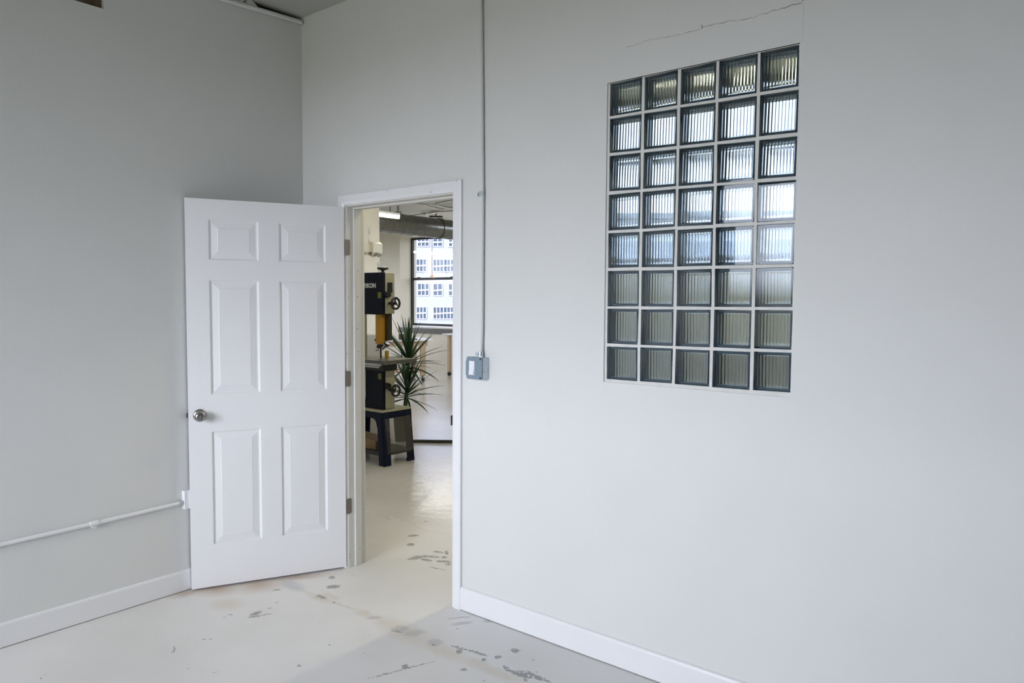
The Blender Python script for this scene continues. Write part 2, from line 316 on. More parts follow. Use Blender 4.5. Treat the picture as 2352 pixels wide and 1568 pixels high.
wall_grid('x', XW, 7.0, 0, CH, YH, YH+.2, [(a, b, *HZ) for a, b in HIWIN]).obj('wall_workshop_near', mat('grey_plaster', (.50, .49, .475), .6, noise=.12, nscale=1.8), **struct('grey workshop wall with high windows seen through the glass blocks', 'wall'))
sw_ = wall_grid('x', .0, SWL+.2, 0, CH, -.2, 0, [(a, b, *LZ) for a, b in SIDEWIN]); sw_.b.transform(SWM)
sw_.obj('wall_workshop_side', M_wall2, **struct('slanting cream wall closing the workshop on its right', 'wall'))

# drywall patch above the glass blocks with its hairline crack
MB().box(2.068, -.0012, 2.4165, 2.838, .01, 2.546, bev=.0008).obj('wall_patch', M_wall, wr, label='smooth patch between window head and hairline crack')
pts = []; x = 2.15
while x < 2.838:
    t = (x-2.068)/.77
    pts.append((x, -.0012, 2.545+random.uniform(-.003, .003)+.004*math.sin(x*23))); x += random.uniform(.006, .018)
MB().tube(pts, [random.uniform(.0002, .0009) for _ in pts], 5).obj('crack', M_crack, wr, label='thin jagged crack above the glass blocks')
for q in ((2.47, 2.552), (2.835, 2.562)):
    MB().tube([(q[0], -.001, q[1]-.008), (q[0]+.002, -.001, q[1]), (q[0]-.004, -.001, q[1]+.006)], .0009, 5).obj('crack', M_crack, wr)

# baseboards
def board(p, q, h, t, side):
    """moulded board from p to q (2d), thickness t towards side (2d unit)"""
    prof = [(0, .004), (t, .004), (t, h-.012), (t*.72, h-.004), (t*.4, h), (0, h)]
    pts = [(p[0]+side[0]*a, p[1]+side[1]*a, z) for a, z in prof]
    return MB().prism(pts, (q[0]-p[0], q[1]-p[1], 0))
board((OX1+.006+.057, 0), (7.0, 0), .1155, .013, (0, -1)).obj('baseboard_right', M_trim, **struct('white baseboard right of the doorway', 'baseboard'))
MB_l = board((XL, YB), (XL, -.0), .111, .009, (1, 0)); MB_l.obj('baseboard_left', M_trim, **struct('white baseboard along the left wall running behind the door', 'baseboard'))

# ------------------------------------------------------------------ door frame
cw, ct = .057, .017
I0, I1, IZ = OX0-.006, OX1+.006, OZ+.006      # casing inner edges (small reveal)
mb = MB()
# mitred casing with eased profile: outer flat, thinner inner edge
prof = [(0, 0), (0, ct*.62), (.010, ct*.8), (.016, ct), (cw-.006, ct), (cw, ct*.8), (cw, 0)]
def casing(side, x, z0, z1):
    a = [(x+side*w, -d, z0) for w, d in prof]; b = [(x+side*w, -d, z1+w) for w, d in prof]
    va = [mb.b.verts.new(p) for p in a]; vb = [mb.b.verts.new(p) for p in b]
    mb.b.faces.new(va); mb.b.faces.new(vb[::-1])
    for i in range(len(va)):
        j = (i+1) % len(va); mb.b.faces.new((va[j], va[i], vb[i], vb[j]))
casing(-1, I0, 0, IZ); casing(1, I1, 0, IZ)
a = [(I0-w, -d, IZ+w) for w, d in prof]; b = [(I1+w, -d, IZ+w) for w, d in prof]
va = [mb.b.verts.new(p) for p in a]; vb = [mb.b.verts.new(p) for p in b]; mb.b.faces.new(va); mb.b.faces.new(vb[::-1])
for i in range(len(va)):
    j = (i+1) % len(va); mb.b.faces.new((va[j], va[i], vb[i], vb[j]))
mb.obj('trim_1', M_trim, **struct('white mitred casing around the doorway', 'door casing'))
casing_o = bpy.data.objects['trim_1']
for x, z in ((I1+.03, IZ+.05), (.74, IZ+.047), (1.06, IZ+.012)):
    MB().cyl((x, -ct-.0004, z), (x, -ct+.001, z), .0022, n=8).obj('nail_hole', M_hole, casing_o)
mb = MB()
mb.box(OX0-.018, 0, 0, OX0, WT, OZ).box(OX1, 0, 0, OX1+.018, WT, OZ).box(OX0-.018, 0, OZ, OX1+.018, WT, OZ+.018)
mb.box(OX0, .040, 0, OX0+.012, .084, OZ-.012, bev=.003).box(OX1-.012, .040, 0, OX1, .084, OZ-.012, bev=.003).box(OX0, .040, OZ-.012, OX1, .084, OZ, bev=.003)
mb.obj('trim_2', M_jamb, **struct('off-white door jamb and stop lining the opening, dotted with nail holes', 'door jamb'))
jamb = bpy.data.objects['trim_2']
# workshop-side casing edge
mb = MB().box(OX0-.075, WT, 0, OX0-.008, WT+.016, OZ+.07).box(OX1+.008, WT, 0, OX1+.075, WT+.016, OZ+.07).box(OX0-.008, WT, OZ+.008, OX1+.008, WT+.016, OZ+.07)
mb.obj('trim_3', M_trim, **struct('white casing on the workshop face of the doorway', 'door casing'))
for zc in (1.818, 1.084, .357):
    # rounded hinge leaf let into the jamb
    P = []; y0, y1, z0, z1, r = -.016, .020, zc-.044, zc+.044, .011
    for cy, cz, s in ((y1-r, z0+r, -90), (y1-r, z1-r, 0)):
        for k in range(7): an = math.radians(s+15*k); P.append((OX0+.0002, cy+r*math.cos(an), cz+r*math.sin(an)))
    P += [(OX0+.0002, y0, z1), (OX0+.0002, y0, z0)]
    MB().prism(P, (.0016, 0, 0)).obj('hinge', M_bronze, jamb, label='brownish-grey hinge leaf on the jamb')
for y, z in ((.088, 2.018), (.064, 1.69), (.062, 1.545), (.006, 1.54), (.058, 1.365), (.064, 1.235), (-.004, 1.225), (.006, .078), (.006, .062), (.068, .095)):
    xx = OX0+(.012 if .04 < y < .084 else 0)
    MB().cyl((xx-.001, y, z), (xx+.0005, y, z), .0026, n=8).obj('nail_hole', mat('rusty_hole', (.09, .05, .035), .8), jamb)
MB().box(OX1-.0015, -.004, .905, OX1-.0005, .03, .965).box(OX1-.0035, -.014, .912, OX1-.0005, -.001, .962, bev=.002).obj('strike_plate', mat('strike_dark', (.05, .052, .055), .5, .5), jamb)

# ------------------------------------------------------------------ the open door
TH = 2.025
f = Vector((math.cos(TH), -math.sin(TH), 0)); nrm = Vector((-f.y, f.x, 0)); hp = Vector((HX, -.018, 0))
DM = Matrix(((f.x, 0, nrm.x, hp.x), (f.y, 0, nrm.y, hp.y), (0, 1, 0, 0), (0, 0, 0, 1)))  # (s, z, depth) -> world
D = lambda s, z, d=0: DM @ Vector((s, z, d))
dz0, dz1, dt = .012, 2.040, .034
mb = MB(); xs = [0, .100, .349, .451, .698, DW]; zs = [dz0, .232, .838, 1.027, 1.626, 1.727, 1.938, dz1]
for dd, sg in ((0, 1), (-dt, -1)):
    for i in range(5):
        for j in range(7):
            x0, x1, z0, z1 = xs[i], xs[i+1], zs[j], zs[j+1]
            if i in (1, 3) and j in (1, 3, 5):
                prev = None
                for ins, dep in ((0, 0), (.004, -.0015), (.009, -.0075), (.015, -.0082), (.044, -.0022), (.047, -.0008)):
                    R = [mb.b.verts.new(D(u, v, dd+sg*dep)) for u, v in ((x0+ins, z0+ins), (x1-ins, z0+ins), (x1-ins, z1-ins), (x0+ins, z1-ins))]
                    if prev:
                        for k in range(4): mb.b.faces.new((prev[k], prev[(k+1) % 4], R[(k+1) % 4], R[k]))
                    prev = R
                mb.b.faces.new(prev)
            else:
                mb.b.faces.new([mb.b.verts.new(D(u, v, dd)) for u, v in ((x0, z0), (x1, z0), (x1, z1), (x0, z1))])
for (a, b) in (((0, dz0), (DW, dz0)), ((DW, dz0), (DW, dz1)), ((DW, dz1), (0, dz1)), ((0, dz1), (0, dz0))):
    mb.b.faces.new([mb.b.verts.new(p) for p in (D(*a), D(*b), D(*b, -dt), D(*a, -dt))])
bmesh.ops.remove_doubles(mb.b, verts=mb.b.verts, dist=.00005)
door = mb.obj('door_1', M_door, label='white six-panel door standing open against the left wall', category='door', kind='structure')
KM = Matrix.Translation(D(.752, .925)) @ nrm.to_track_quat('Z', 'Y').to_matrix().to_4x4()
knob = MB().lathe([(.033, .0), (.033, .002), (.031, .005), (.024, .009), (.0135, .012), (.0125, .024), (.018, .030), (.0255, .036), (.0275, .045), (.026, .053), (.021, .059), (.0165, .061), (.0155, .0595), (.0125, .0598), (0, .0605)], KM, 48).obj('doorknob', M_steel, door, smooth=True)
MB().lathe([(.0045, .0600), (.0045, .0615), (0, .0617)], KM, 16).obj('knob_button', M_alu, knob)
MB().box(DW-.001, .913, -dt*.68, DW+.0115, .938, -dt*.32, DM, bev=.002).obj('latch', M_steel, door)
MB().box(DW-.001, .896, -dt*.85, DW+.001, .955, -dt*.15, DM).obj('latch_plate', M_steel, door)
for zc in (1.818, 1.084, .357): MB().cyl(D(-.006, zc-.044, -dt-.004), D(-.006, zc+.044, -dt-.004), .006).obj('hinge', M_bronze, door)

# ------------------------------------------------------------------ glass block window: 5 x 8 six-inch blocks, hand laid
YM = .007
zl = [2.420, 2.2802, 2.1286, 1.9728, 1.8143, 1.6585, 1.502, 1.3464, 1.1990]; zr = [2.421, 2.2671, 2.109, 1.9588, 1.8091, 1.6569, 1.5053, 1.3557, 1.2036]
xj = [2.0665, 2.2235, 2.3775, 2.5315, 2.6865, 2.832]
def gp(u, v):
    """grid position: u in 0..5 columns, v in 0..8 rows from the top"""
    i = min(int(u), 4); j = min(int(v), 7); fu, fv = u-i, v-j
    x = xj[i]*(1-fu)+xj[i+1]*fu; t = u/5
    return x, (zl[j]*(1-t)+zr[j]*t)*(1-fv)+(zl[j+1]*(1-t)+zr[j+1]*t)*fv
g = .038
us = [-1]; vv = [-1]
for i in range(5): us += [i+g, i+1-g]
for j in range(8): vv += [j+g, j+1-g]
us.append(6); vv.append(9)
jit = {}
def node(a, b):
    if (a, b) not in jit:
        if 0 < a < len(us)-1 and 0 < b < len(vv)-1:
            x, z = gp(us[a], vv[b]); jit[a, b] = (x+random.uniform(-.0016, .0016), z+random.uniform(-.0016, .0016))
        else:
            x, z = gp(min(max(us[a], 0), 5), min(max(vv[b], 0), 8))
            if a == 0: x = WXL
            if a == len(us)-1: x = WXR
            if b == 0: z = WZ1
            if b == len(vv)-1: z = WZ0
            jit[a, b] = (x, z)
    return jit[a, b]
mb = MB(); VM = {}
def mv(a, b, y):
    if (a, b, y) not in VM:
        x, z = node(a, b); VM[a, b, y] = mb.b.verts.new((x, y, z))
    return VM[a, b, y]
YR = .105
for a in range(len(us)-1):
    for b in range(len(vv)-1):
        c = [(a, b), (a+1, b), (a+1, b+1), (a, b+1)]
        if a % 2 == 1 and b % 2 == 1:
            for k in range(4):
                p, q = c[k], c[(k+1) % 4]
                mb.b.faces.new((mv(*p, YM), mv(*q, YM), mv(*q, YR), mv(*p, YR)))
        else:
            for y in (YM, YR): mb.b.faces.new([mv(*p, y) for p in c])
window = mb.obj('window_1', M_mortar, label='glass block window five blocks wide and eight high, set in pale mortar', category='glass block window', kind='structure')
# one hollow glass block with vertical flutes inside
def glass_block(w, h, dep):
    b = bmesh.new(); r = .007
    def ring(hw, hh, y, rr, n=4):
        out = []
        for cx, cz, s in ((hw-rr, hh-rr, 0), (-hw+rr, hh-rr, 90), (-hw+rr, -hh+rr, 180), (hw-rr, -hh+rr, 270)):
            for k in range(n+1): an = math.radians(s+90*k/n); out.append(b.verts.new((cx+rr*math.cos(an), y, cz+rr*math.sin(an))))
        return out
    prof = [(.0025, 0), (.0006, .0012), (0, .004), (.0015, dep*.35), (.004, dep*.47), (.004, dep*.53), (.0015, dep*.65), (0, dep-.004), (.0006, dep-.0012), (.0025, dep)]
    R = [ring(w/2-i, h/2-i, y, r) for i, y in prof]
    for A, B in zip(R, R[1:]):
        for k in range(len(A)): b.faces.new((A[k], A[(k+1) % len(A)], B[(k+1) % len(B)], B[k]))
    b.faces.new(R[0]); b.faces.new(R[-1][::-1])
    # cavity: fluted front and back faces
    cw_, chh = w/2-.0112, h/2-.0112; y0, y1 = .0085, dep-.0085; nf = 10; per = 8; nx = nf*per; nz = 26
    def side(y, sg):
        G = []
        for j in range(nz+1):
            tz = j/nz; z = -chh+2*chh*tz; row = []
            for i in range(nx+1):
                tx = i/nx; x = -cw_+2*cw_*tx
                ph = abs(math.sin(PI*tx*nf))                    # convex ribs
                ez = min(1, min(tz, 1-tz)/.07); ez = math.sqrt(max(0, 1-(1-ez)**2))
                ex = min(1, min(tx, 1-tx)/.035)
                row.append(b.verts.new((x, y+sg*((.0027 if sg > 0 else .0011)*ph*ez*ex+.0004), z)))
            G.append(row)
        for j in range(nz):
            for i in range(nx):
                q = (G[j][i], G[j][i+1], G[j+1][i+1], G[j+1][i])
                b.faces.new(q)
        return G
    A = side(y0, 1); B = side(y1, -1)
    ba = [A[0][i] for i in range(nx+1)]+[A[j][nx] for j in range(1, nz+1)]+[A[nz][i] for i in range(nx-1, -1, -1)]+[A[j][0] for j in range(nz-1, 0, -1)]
    bb = [B[0][i] for i in range(nx+1)]+[B[j][nx] for j in range(1, nz+1)]+[B[nz][i] for i in range(nx-1, -1, -1)]+[B[j][0] for j in range(nz-1, 0, -1)]
    for k in range(len(ba)): b.faces.new((ba[k], ba[(k+1) % len(ba)], bb[(k+1) % len(bb)], bb[k]))
    bmesh.ops.recalc_face_normals(b, faces=b.faces)
    seam = []                                              # fused seam of the two halves, inside the solid rim
    ox, oz, yc = w/2-.0045, h/2-.0045, dep/2
    for q in (((-ox, -oz), (ox, -oz), (cw_, -chh), (-cw_, -chh)), ((ox, -oz), (ox, oz), (cw_, chh), (cw_, -chh)), ((ox, oz), (-ox, oz), (-cw_, chh), (cw_, chh)), ((-ox, oz), (-ox, -oz), (-cw_, -chh), (-cw_, chh))):
        seam.append([b.verts.new((x, yc, z)) for x, z in q])
    # the cavity shell must face into the cavity
    seen = set(); isl = []
    for f0 in b.faces:
        if f0 in seen: continue
        st = [f0]; cur = []; seen.add(f0)
        while st:
            q = st.pop(); cur.append(q)
            for e_ in q.edges:
                for g2 in e_.link_faces:
                    if g2 not in seen: seen.add(g2); st.append(g2)
        isl.append(cur)
    isl.sort(key=len)
    bmesh.ops.reverse_faces(b, faces=isl[-1])
    for q in seam: b.faces.new(q).material_index = 1
    me = bpy.data.meshes.new('glass_block'); b.to_mesh(me); b.free(); me.materials.append(M_glass); me.materials.append(M_edge)
    for p in me.polygons:
        c_ = p.center
        if p.material_index == 1: continue
        if (abs(c_.x) > w/2-.006 or abs(c_.z) > h/2-.006) and abs(p.normal.y) < .5 and .004 < c_.y < dep-.004: p.material_index = 1
    for p in me.polygons: p.use_smooth = p.area < 2e-5 and abs(p.normal.y) > .6
    return me
BW, BH = .1425, .1425
gb = glass_block(BW, BH, .080)
bpy.context.view_layer.update()
for j in range(8):
    for i in range(5):
        o = bpy.data.objects.new('glass_block', gb); COL.objects.link(o)
        c = [node(2*i+1, 2*j+1), node(2*i+2, 2*j+1), node(2*i+2, 2*j+2), node(2*i+1, 2*j+2)]
        cx, cz = sum(p[0] for p in c)/4, sum(p[1] for p in c)/4
        w = (c[1][0]+c[2][0]-c[0][0]-c[3][0])/2; h = (c[0][1]+c[1][1]-c[2][1]-c[3][1])/2
        slope = math.atan2(c[1][1]+c[2][1]-c[0][1]-c[3][1], 2*w)
        o.location = (cx, YM+.0022+random.uniform(-.0008, .0014), cz); o.scale = ((w+.0022)/BW, 1, (h+.0022)/BH)
        o.rotation_euler = (random.uniform(-.006, .006), -slope, random.uniform(-.012, .012)+(PI if False else 0))
        o.parent = window; o.matrix_parent_inverse = window.matrix_world.inverted()
        if j == 0 and i == 0: o['label'] = 'ribbed glass block, top left corner'

# ------------------------------------------------------------------ electrics on the right wall
sw = thing('light_switch', 'grey metal surface-mounted switch box with white rocker right of the doorway', 'light switch', (1.38, 0, 1.158))
MB().box(1.336, -.044, 1.160, 1.432, 0, 1.260, bev=.003).obj('junction_box', M_zinc, sw, label='zinc box with small knockout dots')
P = [(1.3305, 1.240), (1.3305, 1.176), (1.3345, 1.170), (1.3360, 1.162), (1.342, 1.157), (1.426, 1.157), (1.432, 1.163), (1.432, 1.257), (1.426, 1.263), (1.342, 1.263), (1.336, 1.257), (1.3345, 1.246)]
mb = MB().prism([(x, -.0525, z) for x, z in P], (0, .008, 0))
pl = mb.obj('cover_plate', M_bluegray, sw, label='blue-grey metal cover plate')
m_ = pl.modifiers.new('bevel', 'BEVEL'); m_.width = .002; m_.segments = 2
MB().box(1.3545, -.0545, 1.177, 1.3885, -.0505, 1.243, bev=.0008).obj('switch_frame', M_whiteplastic, sw)
rk = MB().prism([(1.3565, -.0545, 1.179), (1.3565, -.0605, 1.179), (1.3565, -.0555, 1.211), (1.3565, -.0548, 1.241), (1.3565, -.0535, 1.241)], (.030, 0, 0)).obj('rocker', M_whiteplastic, sw)
for x, z in ((1.3715, 1.252), (1.3715, 1.168)): MB().cyl((x, -.0535, z), (x, -.051, z), .0025, n=10).obj('screw', M_alu, sw)
for x, z in ((1.424, 1.254), (1.424, 1.166)): MB().cyl((x, -.0545, z), (x, -.046, z), .0045, n=12).obj('screw', mat('dark_screw', (.06, .08, .09), .4, .8), sw)
for z in (1.196, 1.226): MB().cyl((1.4315, -.034, z), (1.4325, -.034, z), .0022, n=8).obj('knockout', M_hole, sw)
cm = MB().cyl((1.395, -.018, 1.262), (1.395, -.018, 1.287), .0125, n=20).cyl((1.395, -.018, 1.259), (1.395, -.018, 1.266), .0155, n=6)
con = cm.obj('connector', M_zinc, sw)
MB().cyl((1.384, -.022, 1.276), (1.371, -.026, 1.276), .005, n=12).obj('screw', M_zinc, con)
pts = [(1.395, -.018, 1.27), (1.397, -.013, 1.40), (1.398, -.0125, 2.03), (1.391, -.0125, 2.5), (1.383, -.0125, 2.914), (1.380, -.0125, CH)]
cdt = MB().tube(pts, .0088, 16).obj('conduit', M_wall, smooth=True, label='white painted conduit rising vertically from the switch box to the ceiling', category='conduit')
st = MB().tube([(1.3975+.0105*math.cos(a), -.0125-.0105*math.sin(a), 2.026) for a in [k*PI/10 for k in range(11)]], .0022, 6)
st.box(1.385, -.0245, 2.015, 1.410, -.0225, 2.037, bev=.001).box(1.358, -.003, 2.016, 1.388, -.0005, 2.036, bev=.001)
stp = st.obj('conduit_strap', M_zinc, cdt)
MB().cyl((1.371, -.008, 2.026), (1.371, -.002, 2.026), .0055, n=12).obj('screw', mat('screw_head', (.15, .17, .19), .4, .8), stp)

# left wall conduit with coupling, ending at a socket box behind the door
yx = XL+.013
lc = MB().tube([(yx, -3.2, .437), (yx, -1.574, .460), (yx, -1.194, .4635), (yx, -.765, .472)], .0095, 16).obj('conduit', M_trim, smooth=True, label='white horizontal conduit low on the left wall, running behind the door', category='conduit')
MB().cyl((yx, -1.212, .4634), (yx, -1.176, .4638), .0125).cyl((yx, -1.194, .452), (yx, -1.194, .447), .004, n=8).box(XL, -1.203, .445, XL+.022, -1.185, .452).obj('coupling', M_trim, lc)
MB().cyl((yx, -.784, .4716), (yx, -.762, .472), .0125, n=16).obj('connector', M_zinc, lc, label='bare metal connector')
MB().box(XL, -.762, .437, XL+.030, -.66, .532, bev=.002).obj('outlet_box', M_trim, label='small white socket box peeking out from behind the door edge', category='outlet box')

# pipe under the ceiling at the top of the left wall, torn drywall gap above it
pp = MB().tube([(XL+.017, -2.2, 3.098), (XL+.017, -1.1, 3.103), (XL+.017, -.477, 3.106), (XL+.017, -.012, 3.130)], .0125, 16).obj('pipe', M_wall, smooth=True, label='white painted pipe along the top of the left wall, ending in the corner', category='pipe')
MB().box(XL-.10, -.52, CH-.022, XL-.02, -.001, CH).obj('gap_shadow', M_hole, wl, label='painted shade in the torn gap between wall top and ceiling')  # near-black filler standing in for the shade inside the gap
MB().prism([(XL-.04, YB, CH-.0225), (XL-.04, -.37, CH-.0225), (XL-.04, -.34, CH), (XL-.04, YB, CH)], (.0400, 0, 0)).obj('wall_edge', M_wall, wl)
MB().prism([(XL, -.36, 3.136), (XL, -.345, 3.158), (XL, -.318, 3.158), (XL, -.262, 3.118), (XL, -.285, 3.112)], (.006, 0, 0)).obj('torn_flap', M_wall, wl, label='torn flap of drywall paper')

# ------------------------------------------------------------------ windows (frames and panes)
def sash_window(name, x0, x1, z0, z1, y, label, rail=None, muntins=(), out=1):
    fr = .045
    mb = MB().box(x0, y-.03, z0, x0+fr, y+.03, z1).box(x1-fr, y-.03, z0, x1, y+.03, z1).box(x0+fr, y-.03, z0, x1-fr, y+.03, z0+fr*1.15).box(x0+fr, y-.03, z1-fr, x1-fr, y+.03, z1)
    w = mb.obj(name, M_black_frame, label=label, category='window', kind='structure')
    if rail:
        r = MB().box(x0+fr, y-.045, rail-.035, x1-fr, y+.02, rail+.02)
        r.obj('meeting_rail', M_black_frame, w)
        for q in (.15, .75): MB().box(x0+(x1-x0)*q-.04, y-.05, rail+.02, x0+(x1-x0)*q+.04, y-.02, rail+.034, bev=.004).obj('sash_lock', M_black_frame, w)
    for q in muntins: MB().box(x0+(x1-x0)*q-.014, y-.015, z0, x0+(x1-x0)*q+.014, y+.015, z1).obj('mullion', M_black_frame, w)
    if rail:
        MB().box(x0+fr, y-.006, z0+fr, x1-fr, y-.002, rail).obj('pane', M_pane, w)
        MB().box(x0+fr, y+.002, rail, x1-fr, y+.006, z1-fr).obj('pane', M_pane, w)
    else: MB().box(x0+fr, y-.002, z0+fr, x1-fr, y+.002, z1-fr).obj('pane', M_pane, w)
    return w
sash_window('window_2', FARWIN[0][0], FARWIN[0][1], FZ[0]+.02, FZ[1], YG, 'black sash window with white building outside, seen through the doorway', 2.02)
for k, (a, b) in enumerate(HIWIN):
    hw = sash_window('window_%d' % (k+3), a, b, *HZ, YH+.15, 'high black-framed workshop window behind the glass blocks, %s' % ('left one', 'middle one', 'right one')[k])
    MB().box(a, YH+.125, 2.56, b, YH+.175, 2.62).obj('transom', M_black_frame, hw)
for k, (a, b) in enumerate(BACKWIN): sash_window('window_%d' % (k+6), a, b, *BZ, YB-.12, 'wide window in the wall behind the camera', muntins=(.333, .667))
def side_window(name, y0, y1, x, label, M=None):
    mb = MB().box(x-.03, y0, LZ[0], x+.03, y0+.05, LZ[1]).box(x-.03, y1-.05, LZ[0], x+.03, y1, LZ[1]).box(x-.03, y0, LZ[0], x+.03, y1, LZ[0]+.05).box(x-.03, y0, LZ[1]-.05, x+.03, y1, LZ[1]).box(x-.02, (y0+y1)/2-.02, LZ[0], x+.02, (y0+y1)/2+.02, LZ[1])
    pn = MB().box(x-.003, y0+.05, LZ[0]+.05, x+.003, y1-.05, LZ[1]-.05)
    if M: mb.b.transform(M); pn.b.transform(M)
    w = mb.obj(name, M_black_frame, label=label, category='window', kind='structure'); pn.obj('pane', M_pane, w)
for k, (a, b) in enumerate(LEFTWIN): side_window('window_%d' % (k+7), a, b, -10.1, 'big unseen window added to the left wall of the workshop, %s one' % ('near', 'far')[k])
for k, (a, b) in enumerate(SIDEWIN): side_window('window_%d' % (k+9), a, b, .1, 'big unseen window added to the slanting right wall of the workshop, %s one' % ('near', 'far')[k], SWM @ Matrix(((0, 1, 0, 0), (-1, 0, 0, 0), (0, 0, 1, 0), (0, 0, 0, 1))))
MB().box(FARWIN[0][0]-.02, YF-.03, .80, FARWIN[0][1]+.1, YF+.02, .91).obj('trim_4', M_slab, **struct('dark grey front edge of the sill under the workshop window', 'window sill'))
MB().box(FARWIN[0][0]+.001, YF-.02, .91, FARWIN[0][1]-.001, YG-.02, .932).obj('trim_5', M_sill_top, **struct('light ledge of the deep sill under the workshop window', 'window sill'))

# ------------------------------------------------------------------ building across the street
FB = thing('office_building', 'pale blue-white multi-storey building seen outside the workshop window', 'building', (0, 0, -20))
vd = Vector((math.sin(-.7631), math.cos(-.7631), 0)); vr = Vector((vd.y, -vd.x, 0))      # looking out through the window
FD = 100.0; cpos = Vector((3.66, -2.6, 1.527)); org = cpos + vd*FD
FM = Matrix(((vr.x, vd.x, 0, org.x), (vr.y, vd.y, 0, org.y), (0, 0, 1, 0), (0, 0, 0, 1)))
MB().box(-16, 0, -22, 16, 12, 26, FM).obj('wall', M_fac, FB)
px = FD/1671.7                                     # metres per reference unit at that distance
def fx(u): return FD*math.tan(math.atan((u-1176)/1671.7)-.676342+.7631)
def fz(v): return 1.527+(691-v)*px*1.003
import itertools
rows = []
for k, (vt, vb) in enumerate(((548, 569), (598, 626), (653, 680), (706, 733), (760, 786), (495, 520), (443, 468))):
    odd = (vt in (548, 653, 760, 443))
    groups = ([(959, 985, 3), (994.5, 1015.5, 2), (1030, 1056, 3), (1066, 1087, 2), (923, 949, 3)] if odd else [(941, 979, 5), (994.5, 1042, 6), (1056, 1094, 5), (905, 926, 3)])
    rows.append((vt, vb, groups))
for vt, vb, groups in rows:
    for u0, u1, nc in groups:
        x0, x1, z0, z1 = fx(u0), fx(u1), fz(vb), fz(vt)
        mb = MB(); t = .055
        for k in range(nc+1):
            xx = x0+(x1-x0)*k/nc; mb.box(xx-t, -.12, z0, xx+t, -.02, z1, FM)
        mb.box(x0-t, -.12, z0-t, x1+t, -.02, z0+t, FM).box(x0-t, -.12, z1-t, x1+t, -.02, z1+t, FM)
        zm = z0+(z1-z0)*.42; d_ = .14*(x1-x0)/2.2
        mb.prism([FM @ Vector(p) for p in ((x0, -.16, zm-.10), (x1, -.16, zm+d_-.10), (x1, -.16, zm+d_+.10), (x0, -.16, zm+.10))], vd*.1)  # slanted pale bar imitates a reflection across the panes
        w = mb.obj('window_frame', M_fmull, FB)
        MB().box(x0, -.06, z0, x1, -.01, z1, FM).obj('pane', M_fglass, w)

# a lower grey building added beyond the yard to dim the lower glass blocks
lb = thing('office_building', 'low grey building added outside the high windows, blurred by the glass blocks', 'building', (-18, 58, -20))
LM = Matrix.Translation((-18, 58, 0)) @ Matrix.Rotation(.35, 4, 'Z')
MB().box(-22, 0, -20, 34, 14, 8.6, LM).obj('wall', mat('grey_facade', (.22, .235, .26), .8), lb)
MB().box(-22.5, -.5, 8.6, 34.5, 14.5, 9.1, LM).obj('roof', mat('roof_edge', (.10, .11, .12), .8), lb)
for k in range(14):
    w = MB().box(-20+k*3.8, -.10, 4.3, -17.8+k*3.8, -.01, 6.9, LM).obj('window_frame', M_fmull, lb)
    MB().box(-19.8+k*3.8, -.14, 4.5, -18.0+k*3.8, -.10, 6.7, LM).obj('pane', M_fglass, w)
# ------------------------------------------------------------------ concrete column and white cabinet behind the saw
def col_mat():
    m = mat('column_plaster', (.80, .765, .65), .8, noise=.06, nscale=4, bump=.5, bscale=14); n = m.node_tree; b = n.nodes['Principled BSDF']
    t = n.nodes.new('ShaderNodeTexCoord'); q = n.nodes.new('ShaderNodeTexNoise'); q.inputs['Scale'].default_value = 7; q.inputs['Detail'].default_value = 8
    mp = n.nodes.new('ShaderNodeMapping'); mp.inputs['Scale'].default_value = (1, 1, .45); n.links.new(t.outputs['Object'], mp.inputs[0]); n.links.new(mp.outputs[0], q.inputs['Vector'])
    s = n.nodes.new('ShaderNodeSeparateXYZ'); n.links.new(t.outputs['Object'], s.inputs[0])
    w = n.nodes.new('ShaderNodeValToRGB'); w.color_ramp.elements[0].position = 0; w.color_ramp.elements[0].color = (0, 0, 0, 1); w.color_ramp.elements[1].color = (0, 0, 0, 1)
    mr_ = n.nodes.new('ShaderNodeMapRange'); n.links.new(s.outputs['Z'], mr_.inputs[0]); mr_.inputs[1].default_value = 1.2; mr_.inputs[2].default_value = 2.2; n.links.new(mr_.outputs[0], w.inputs[0])
    for p, v in ((.62, .25), (.83, .45), (.86, 1.0), (.885, 1.0), (.90, 0)): e = w.color_ramp.elements.new(p); e.color = (v, v, v, 1)
    a = n.nodes.new('ShaderNodeMath'); a.operation = 'MULTIPLY_ADD'; n.links.new(w.outputs[0], a.inputs[0]); a.inputs[1].default_value = .20; n.links.new(q.outputs['Fac'], a.inputs[2])
    g2 = n.nodes.new('ShaderNodeMapRange'); n.links.new(a.outputs[0], g2.inputs[0]); g2.inputs[1].default_value = .67; g2.inputs[2].default_value = .75
    old = b.inputs['Base Color'].links[0].from_socket; x = n.nodes.new('ShaderNodeMix'); x.data_type = 'RGBA'
    n.links.new(g2.outputs[0], x.inputs[0]); n.links.new(old, x.inputs[6]); x.inputs[7].default_value = (.26, .24, .19, 1); n.links.new(x.outputs[2], b.inputs['Base Color'])
    return m
YC = 2.72; XC = -3.05
M_col = col_mat()
cl = MB().box(XC-.55, YC, 0, XC, YC+.5, CH, bev=.006).obj('concrete_column', M_col, label='rough cream concrete column with peeling paint behind the band saw', category='column')
MB().prism([(XC, YC+.36, 2.22), (XC+.05, YC+.36, 2.19), (XC+.05, YC+.36, 2.07), (XC, YC+.36, 2.04)], (0, .14, 0)).obj('bracket', M_col, cl)
cb = thing('storage_cabinet', 'white metal cabinet with dark vent slots between the band saw and column', 'cabinet', (-2.65, 2.5, 0))
MB().box(-2.95, 2.45, 0, -2.363, 2.645, 1.155, bev=.004).obj('body', mat('cabinet_white', (.52, .51, .49), .5), cb)
